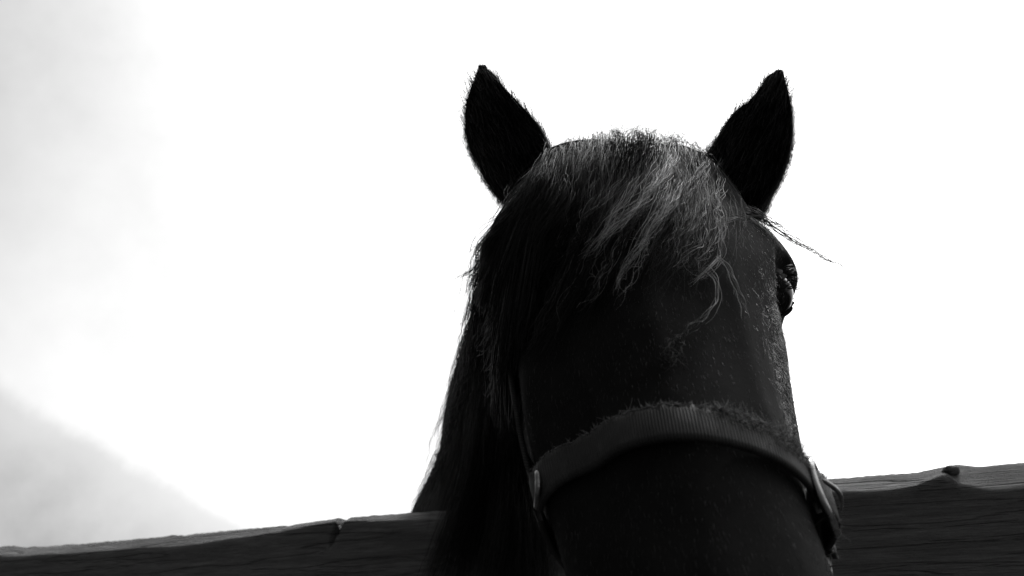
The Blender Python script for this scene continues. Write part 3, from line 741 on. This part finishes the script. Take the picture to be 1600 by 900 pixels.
# inner curtain between the neck edge and the cheek, its tips over the fence
for k in range(170):
    u = rng.random()
    x0 = 806 + 40 * u; dd = rng.uniform(0, .05)
    pts = [(850, 300, .69), (x0 - 15, 420, .70 + dd), (768 + 46*u, 520, .72 + dd), (740 + 72*u, 620, .74 + dd), (722 + 92*u, 720, .76 + dd), (700 + 105*u, 800, .775 + dd), (668 + 125*u, 880, .785 + dd), (640 + 145*u, 960, .79 + dd)]
    pts = pts[:rng.integers(6, 14)]
    P, r = strands(over(pts, rng.uniform(.006, .02)), 16, .0045, K=18, wave=.002, wfreq=rng.uniform(1, 4), rad=.00026, flare=.9, ends=.15)
    mn.add(P, r, 0, .22)
for k in range(90):                                       # lower edge, thrown forward under the jaw and over the rail
    u = rng.random(); dd = rng.uniform(0, .05)
    pts = [(812 + 10*u, 640, .72 + dd), (790 + 45*u, 740, .72 + dd), (775 + 75*u, 820, .72 + dd), (760 + 100*u, 890, .72 + dd), (745 + 115*u, 960, .72 + dd)]
    o_ = over(pts, rng.uniform(.004, .015)); o_[0] = at(812 + 10*u, 640, .84); o_[1] = at(*pts[1][:2], max(.76, w2px(o_[1])[2]))
    P, r = strands(o_, 14, .006, K=14, wave=.002, wfreq=rng.uniform(1, 4), rad=.00026, flare=1.0, ends=.15)
    mn.add(P, r, 0, .2)
# crest hair all along the neck, falling to the same side
for k in range(70):
    f = rng.uniform(.06, .24); q = nQ[int(f * 149)]
    root = q[:3] + np.array([rng.normal(-.005, .008), 0, q[4] * .99])
    pts = [root + np.array([.004, 0, -.01]), root + np.array([-.03, rng.normal(0, .01), .004])]
    for a_, drop in ((.6, .25), (.85, .7), (.9, 1.15), (.9, 1.5)):
        pts.append(q[:3] + np.array([-(q[3] * a_ + .006), rng.normal(0, .012), q[4] * (1 - drop)]))
    P, r = strands(np.array(pts), 14, .006, K=14, wave=.002, wfreq=2, rad=.00025, flare=.9, ends=.4)
    mn.add(P, r, 0, .25)
mn.build('mane', M_MANE)
# tail and hooves
tl = Hair()
tb = np.array([px0 + .015, PC[1] + 2.36, H + .10])
for k in range(60):
    a = rng.normal(0, .03, 2)
    pts = [tb, tb + [a[0]*.5, .06, .0], tb + [a[0], .12, -.12], tb + [a[0]*1.6, .14 + a[1], -.4], tb + [a[0]*1.8, .12 + a[1], -.75]]
    P, r = strands(np.array(pts, float), 12, .010, K=12, wave=.004, wfreq=2, rad=.0005, ends=.3); tl.add(P, r, 0, .25)
tl.build('tail', M_MANE)
for (x, y, f) in LEGS:
    an = np.linspace(0, 2*math.pi, 28, endpoint=False); rows = []
    yo = -.05 if f else -.01
    for z, s_ in ((.001, .0), (.001, .9), (.004, 1.0), (.035, .92), (.068, .80), (.072, .5)):
        rows.append(np.stack([px0 + .015 + x + np.cos(an) * .062 * s_, y + yo - .012 + np.sin(an) * .070 * s_ + (z * .35), np.full(28, z)], 1))
    mesh_obj('hoof', np.array(rows).reshape(-1, 3), grid_faces(6, 28), M_HOOF, horse, ROOT)

# ------------------------------------------------------------------ halter
HO = h2w(np.array([0, .34, -.06]))
halter = empty('halter', HO, 'frayed webbing halter with a metal buckle strapped round the nose of the dark horse', 'halter')
def ray_h(o, d):
    hit = HB.ray_cast(Vector(o), Vector(d)); 
    return np.array(hit[0]) if hit[0] is not None else None
def outer_hit(center, ang, s):
    d = np.array([math.sin(ang), 0, math.cos(ang)]); o = np.array([0, s, center]) 
    p = ray_h(o, d)
    return p, d
def strap_ring(angs, sfun, halfw, off, thick, zc=-.06, bulge=None, nW=7):
    """ribbon round the head: angle 0 = bridge of the nose, + = viewer's right"""
    out = []; inn = []
    for i, a in enumerate(angs):
        ro, ri = [], []
        for j in range(nW):
            v = -1 + 2 * j / (nW - 1)
            s = sfun(a) + v * halfw(a) if callable(halfw) else sfun(a) + v * halfw
            p, d = outer_hit(zc, a, s)
            bl = bulge(a) if bulge else 0
            cr_ = .0008 * (1 - v * v)
            ro.append(p + d * (off + thick + bl + cr_)); ri.append(p + d * (off + bl))
        out.append(ro); inn.append(ri)
    O = np.array(out); I = np.array(inn)
    # smooth along the ribbon so that it lies taut
    for X in (O, I):
        for _ in range(6): X[1:-1] = (X[:-2] + 2 * X[1:-1] + X[2:]) / 4
    return O, I
def ribbon_obj(name, O, I, m, parent, origin, frame=h2w, ulen=1.0, **k):
    nA, nW = O.shape[:2]
    full = np.concatenate([O, I[:, ::-1]], 1); n2 = nW * 2
    V = frame(full.reshape(-1, 3)); F = grid_faces(nA, n2)
    caps = np.array([[j, j + 1, n2 - 2 - j, n2 - 1 - j] for j in range(nW - 1)])
    F = np.concatenate([F, caps, caps[:, ::-1] + (nA - 1) * n2])
    o = mesh_obj(name, V, F, m, parent, origin, **k)
    uvl = o.data.uv_layers.new(name='UVMap')
    vi = np.zeros(len(o.data.loops), np.int32); o.data.loops.foreach_get('vertex_index', vi)
    cols = vi % n2; cols = np.where(cols < nW, cols, n2 - 1 - cols) / (nW - 1)
    uv = np.stack([(vi // n2) / (nA - 1) * ulen, cols * .12], 1)
    uvl.data.foreach_set('uv', uv.astype(np.float32).ravel())
    return o
A_L, A_R = R(-104), R(84)
SK = .012
def s_nose(a): return .345 + SK * math.sin(a)
angs = np.linspace(A_L, A_R, 120)
O, I = strap_ring(angs, s_nose, .0102, .0035, .0026)
# slightly uneven worn edge
O[:, 0] += rng.normal(0, .0005, (120, 3)); 
nb = ribbon_obj('noseband', O, I, M_WEB, halter, HO, ulen=1.0)
noseO = O
# frayed fibres along the upper edge (towards the eyes)
fr = []; cl = []
for k in range(1500):
    i = int(np.clip(rng.normal(78, 26), 2, 117)) if rng.random() < .8 else rng.integers(2, 118)
    p = O[i, 0] + (O[min(i+1, 119), 0] - O[i, 0]) * rng.random()
    tg = O[min(i+1, 119), 0] - O[i-1, 0]; tg /= np.linalg.norm(tg)
    out = O[i, 3] * [1, 0, 1] - [0, 0, -.06]; out = out * [1, 0, 1]; out /= np.linalg.norm(out)
    ln = rng.gamma(2.0, .0007) * (1.3 if 60 < i < 95 else .6)
    dr = tg * rng.normal(0, .9) + np.array([0, -1, 0]) * abs(rng.normal(.5, .4)) + out * rng.normal(.35, .35)
    d2 = dr + rng.normal(0, .7, 3)
    fr.append(resample(np.array([p, p + dr * ln * .6, p + dr * ln * .7 + d2 * ln * .7]), 5))
P = np.array(fr); rad = np.tile(np.linspace(.00016, .00008, 5), (len(P), 1))
V, F = tubes(h2w(P), rad); mesh_obj('frayed_edge', V, F, M_FIBRE, nb, HO - 0, kind='stuff')
nb.children[0].location = (0, 0, 0)
# worn tufts on the face of the band
fr = []
for k in range(700):
    c = [(80, 1.2), (88, 2.0), (70, .8), (96, 1.5)][rng.integers(0, 4)]
    i = int(np.clip(rng.normal(c[0], 5), 1, 118)); j = np.clip(rng.normal(c[1], .7), 0, 5.9)
    p = O[i, int(j)] * (1 - j % 1) + O[i, int(j) + 1] * (j % 1)
    fr.append(resample(np.array([p, p + rng.normal(0, .0012, 3) + [0, 0, .0005], p + rng.normal(0, .0022, 3) + [0, 0, .0009]]), 5))
P = np.array(fr); V, F = tubes(h2w(P), np.tile(np.linspace(.00014, .00007, 5), (len(P), 1)))
mesh_obj('worn_tuft', V, F, M_FIBRE, nb, HO, kind='stuff')
# chin strap closes the ring under the jaw
angs2 = np.linspace(A_R + R(4), R(360) + A_L - R(4), 70)
O2, I2 = strap_ring(angs2, lambda a: .345 + SK * math.sin(a), .0115, .004, .003)
ribbon_obj('chin_strap', O2, I2, M_WEB, halter, HO)
# cheek straps run back to the poll strap
def side_strap(sg, name, p0, p1, halfw=.0115):
    outr = []; innr = []
    for t in np.linspace(0, 1, 60):
        s = p0[0] + (p1[0] - p0[0]) * t; z = p0[1] + (p1[1] - p0[1]) * t
        dz = np.array([p1[0] - p0[0], p1[1] - p0[1]]); dz = dz / np.linalg.norm(dz); nz_ = np.array([-dz[1], dz[0]])
        ro, ri = [], []
        for j in range(5):
            v = (-1 + j / 2) * halfw
            o = np.array([0, s + nz_[0] * v, z + nz_[1] * v]); p = ray_h(o, (sg, 0, 0))
            if p is None: p = np.array([sg*.075, o[1], o[2]])
            ro.append(p + [sg * .0065, 0, 0]); ri.append(p + [sg * .0035, 0, 0])
        outr.append(ro); innr.append(ri)
    O_, I_ = np.array(outr), np.array(innr)
    for X in (O_, I_):
        for _ in range(5): X[1:-1] = (X[:-2] + 2 * X[1:-1] + X[2:]) / 4
    ribbon_obj(name, O_, I_, M_WEB, halter, HO)
side_strap(-1, 'cheek_strap', (.325, -.090), (.02, -.115))
side_strap(1, 'cheek_strap', (.345, -.100), (.02, -.125))
O3, I3 = strap_ring(np.linspace(R(-118), R(118), 90), lambda a: -.030 + .0 * a, .0115, .003, .003, zc=-.115)
ribbon_obj('crown_strap', O3, I3, M_WEB, halter, HO)
O3, I3 = strap_ring(np.linspace(R(118), R(242), 60), lambda a: .03, .0085, .003, .003, zc=-.08)
ribbon_obj('throat_strap', O3, I3, M_WEB, halter, HO)
def frame_loop(center, ax, ay, hx, hy, rad, name, parent, pw=3.2, n=56, bow=0.0):
    t = np.linspace(0, 2*math.pi, n, endpoint=False)
    cx = np.sign(np.cos(t)) * np.abs(np.cos(t)) ** (2/pw); sy = np.sign(np.sin(t)) * np.abs(np.sin(t)) ** (2/pw)
    an = np.cross(ax, ay)
    C = center + (cx * hx)[:, None] * ax + (sy * hy)[:, None] * ay - (bow * (cx**2))[:, None] * an
    T = np.roll(C, -1, 0) - np.roll(C, 1, 0); T /= np.linalg.norm(T, axis=1, keepdims=True)
    B = np.cross(T, an); ph = np.linspace(0, 2*math.pi, 10, endpoint=False)
    V = C[:, None] + rad * (np.cos(ph)[None, :, None] * B[:, None] + np.sin(ph)[None, :, None] * an)
    F = grid_faces(n, 10); i = np.arange(10)
    F = np.concatenate([F, np.stack([(n-1)*10 + i, (n-1)*10 + (i+1) % 10, (i+1) % 10, i], 1)])
    return mesh_obj(name, h2w(V.reshape(-1, 3)), F, M_METAL, parent, HO)
# left square ring that joins the straps
pl, dl = outer_hit(-.06, A_L + R(4), .345 - SK)
axl = np.array([0, 1.0, 0]); ayl = np.cross(axl, dl); 
frame_loop(pl + dl * .004, axl, ayl, .0070, .009, .0018, 'ring', halter)
# right hand buckle on the side of the nose
aB = R(52)
pb, db = outer_hit(-.06, aB, .345 + SK)
ay_ = np.cross(np.array([0, 1.0, 0]), db); ay_ /= np.linalg.norm(ay_)
bk = frame_loop(pb + db * .0075, np.array([0, 1.0, 0]), ay_, .0160, .0150, .0021, 'buckle', halter, bow=.001)
# buckle tongue
C = pb + db * .013
V, F = tubes(np.array([resample([C - ay_ * .0150 - db * .002, C + db * .003, C + ay_ * .0165 + db * .001], 12)]), (.0012 * np.sqrt(np.clip(1 - np.linspace(-1, 1, 12) ** 8, 0, 1)) + .00002)[None], 8)
mesh_obj('buckle_tongue', h2w(V), F, M_METAL, bk, HO)
# doubled-over strap end that bulges through the buckle
rows_o, rows_i = [], []
for t in np.linspace(0, 1, 40):
    a = R(45) + (R(82) - R(45)) * t
    bl = .002 + .0085 * math.sin(math.pi * min(1, t * 1.15)) ** .8 if t < .87 else .006
    ro, ri = [], []
    for j in range(7):
        v = -1 + j / 3
        p, d = outer_hit(-.06, a, .345 + SK + v * .0125)
        ro.append(p + d * (.0035 + bl + .0008 * (1 - v*v))); ri.append(p + d * (.0008 + bl))
    rows_o.append(ro); rows_i.append(ri)
O4, I4 = np.array(rows_o), np.array(rows_i)
for X in (O4, I4):
    for _ in range(4): X[1:-1] = (X[:-2] + 2 * X[1:-1] + X[2:]) / 4
ribbon_obj('strap_fold', O4, I4, M_WEB, halter, HO, ulen=.35)
# right ring below the buckle
pr_, dr_ = outer_hit(-.06, A_R + R(22), .345 + SK)
frame_loop(pr_ + dr_ * .006, np.array([0, 1.0, 0]), np.cross(np.array([0, 1.0, 0]), dr_), .017, .013, .0021, 'ring', halter)
# threads hanging from the fold
fr = []
for k in range(140):
    i = int(rng.integers(2, 38)); e = 0 if rng.random() < .6 else 6
    p = O4[i, e]; d = rng.normal(0, 1, 3) * [1, .7, 1]; ln = min(.004, rng.gamma(2, .0009))
    fr.append(resample(np.array([p, p + d * ln * .5, p + d * ln * .8 + rng.normal(0, .6, 3) * ln]), 5))
P = np.array(fr); V, F = tubes(h2w(P), np.tile(np.linspace(.00016, .00008, 5), (len(P), 1)))
mesh_obj('loose_thread', V, F, M_FIBRE, halter, HO, kind='stuff')

# ------------------------------------------------------------------ fence
HTOP = H + .150
def on_top(px, py, z=HTOP):
    d = pdir(px, py); return CO + d * (z - H) / d[2]
FL, FR = on_top(0, 856), on_top(1600, 712)
fd = FR - FL; fd[2] = 0; flen = np.linalg.norm(fd); fd /= flen
fn = np.array([fd[1], -fd[0], 0])                       # towards the camera
if fn @ (CO - FL) < 0: fn = -fn
yaw = math.atan2(fd[1], fd[0])
print('fence', FL, FR, 'yaw', math.degrees(yaw), 'dist', fn @ (CO - FL))
def fx(px, py): return (on_top(px, py) - FL) @ fd        # distance along the fence of a point on its top edge
FO = np.array([FL[0], FL[1], 0]) 
fence = empty('wooden_fence', FO, 'weathered rough timber plank fence that the horse leans over', 'fence')
fence.rotation_euler = (0, 0, yaw)
def fence_child(name, V, F, smooth=True):
    # local frame: x along the fence, y away from the camera, z up
    return mesh_obj(name, V, F, M_WOOD, fence, (0, 0, 0), smooth=smooth)
from mathutils import noise as mn_
def nz1(x, y=0, z=0): return mn_.noise(Vector((x, y, z)))
X0, X1 = -1.25, flen + .95
kx = fx(1484, 722); nx_ = fx(530, 808)
def plank(ztop, hgt, seed, nx=900, top=False):
    xs = np.linspace(X0, X1, nx); V = []
    # section parameters: front face from bottom to top, rounded wany shoulder, top, back face
    front = [(-.012, 0, 'b'), (-.002, .006, 'f')] 
    nf = 26
    for x in xs:
        e = nz1(x * 1.7, seed) * .004 + nz1(x * 7, seed + 3) * .0015 + nz1(x * 40, seed) * .0007 + nz1(x * 130, seed + 2) * .0005
        sh = .017 + nz1(x * 2.3, seed + 9) * .008 + nz1(x * 13, seed + 5) * .002     # size of the rounded shoulder
        dip = 0; bul = 0
        if top:
            e += .004 * nz1(x * 1.1, 4)
            sh += .006 * np.clip((x - kx + .25) * 4, 0, 1)
            e += -.010 * math.exp(-((x - (kx - .07)) / .05) ** 2) * .0
            sh -= .011 * math.exp(-((x - kx + .006) / (.034 if x < kx - .006 else .007)) ** 2); sh += .005 * math.exp(-((x - kx - .04) / .03) ** 2)
            e += .0035 * math.exp(-((x - kx) / .018) ** 2)
            sh -= .010 * np.clip(1 - abs(x - nx_) / .18, 0, 1)
            e += .006 * math.exp(-((x + .02) / .04) ** 2)
            ck = math.exp(-(((x - nx_)) / .0042) ** 2)
            e -= .011 * ck
        sh = max(.004, sh)
        row = []
        zb, zt = ztop - hgt + .004 * nz1(x * 2, seed + 20), ztop + e
        row.append((x, .030, zb)); row.append((x, .006, zb))
        for k in range(nf):
            u = k / (nf - 1); z = zb + .005 + (zt - sh - zb - .005) * u
            cy = .010 * math.exp(-((x - nx_ + (zt - z) * .35) / .0022) ** 2) * (1 if zt - z < .030 else 0) if top else 0
            y = cy + .0012 * nz1(x * 5, z * 60, seed) + .0006 * nz1(x * 20, z * 200, seed)
            row.append((x, y, z))
        for k in range(1, 9):
            a = k / 9 * math.pi / 2
            rr = .0010 * nz1(x * 60, k * .8, seed) + .0007 * nz1(x * 160, k * 2.1, seed)
            v_ = k / 8; row.append((x, .024 * min(1, sh / .012) * v_ + rr, zt - sh + sh * (v_ * .75 + .25 * math.sin(a)) + rr))
        row.append((x, .034, zt - .0006)); row.append((x, .042, zt - .004)); row.append((x, .045, zt - .02)); row.append((x, .045, zb + .01))
        V.append(row)
    V = np.array(V, float); nj = V.shape[1]
    F = grid_faces(nx, nj); 
    fan = []
    for base, rev in ((0, False), ((nx - 1) * nj, True)):
        for j in range(nj // 2 - 1):
            q = [base + j, base + j + 1, base + nj - 2 - j, base + nj - 1 - j]
            fan.append(q[::-1] if not rev else q)
    F = np.concatenate([F, np.array(fan)])
    return V.reshape(-1, 3), F
V, F = plank(HTOP, .205, 2.0, 2000, True)
tp = fence_child('plank', V, F)
# knot on the worn edge and a round knot in the face
def blob(c, r, seed, squash=(1, 1, 1)):
    V, F = uv_sphere(np.zeros(3), 1.0, 20, 14)
    V = np.array([v * (1 + .25 * nz1(v[0]*2 + seed, v[1]*2, v[2]*2)) for v in V]) * np.array(squash) * r + np.array(c)
    return V, F
V, F = blob((kx, .010, HTOP - .0062), .0066, 3, (1.25, 1, .75)); mesh_obj('knot', V, F, M_WOOD, tp, (0, 0, 0))
for z, s_ in ((HTOP - .27, 5.5), (HTOP - .58, 8.2), (HTOP - .88, 12.4)):
    V, F = plank(z, .20, s_, 420); fence_child('plank', V, F)
for x in (X0 + .12, X1 - .12):
    an = np.linspace(0, 2*math.pi, 24, endpoint=False); rows = []
    for z in np.linspace(0, 1, 14):
        r0 = .065 * (1 - .06 * z) if z < .99 else .05
        rows.append([(x + math.cos(a) * r0 * (1 + .05 * nz1(math.cos(a) * 2, math.sin(a) * 2, z * 3 + x)), .108 + math.sin(a) * r0, z * (HTOP + .06)) for a in an])
    rows.append([(x, .108, HTOP + .061)] * 24)
    fence_child('post', np.array(rows).reshape(-1, 3), grid_faces(15, 24))

# ------------------------------------------------------------------ report
for nm, p in (('eyeR', h2w(EC + EN * ER)), ('eyeL', h2w((EC + EN * ER) * [-1, 1, 1])), ('poll', h2w(np.array([0, 0, -.026]))), ('nose', h2w(np.array([0, .34, 0]))), ('ringL', h2w(pl)), ('buckle', h2w(pb))):
    print(nm, w2px(p).round(3), 'world', p.round(3))
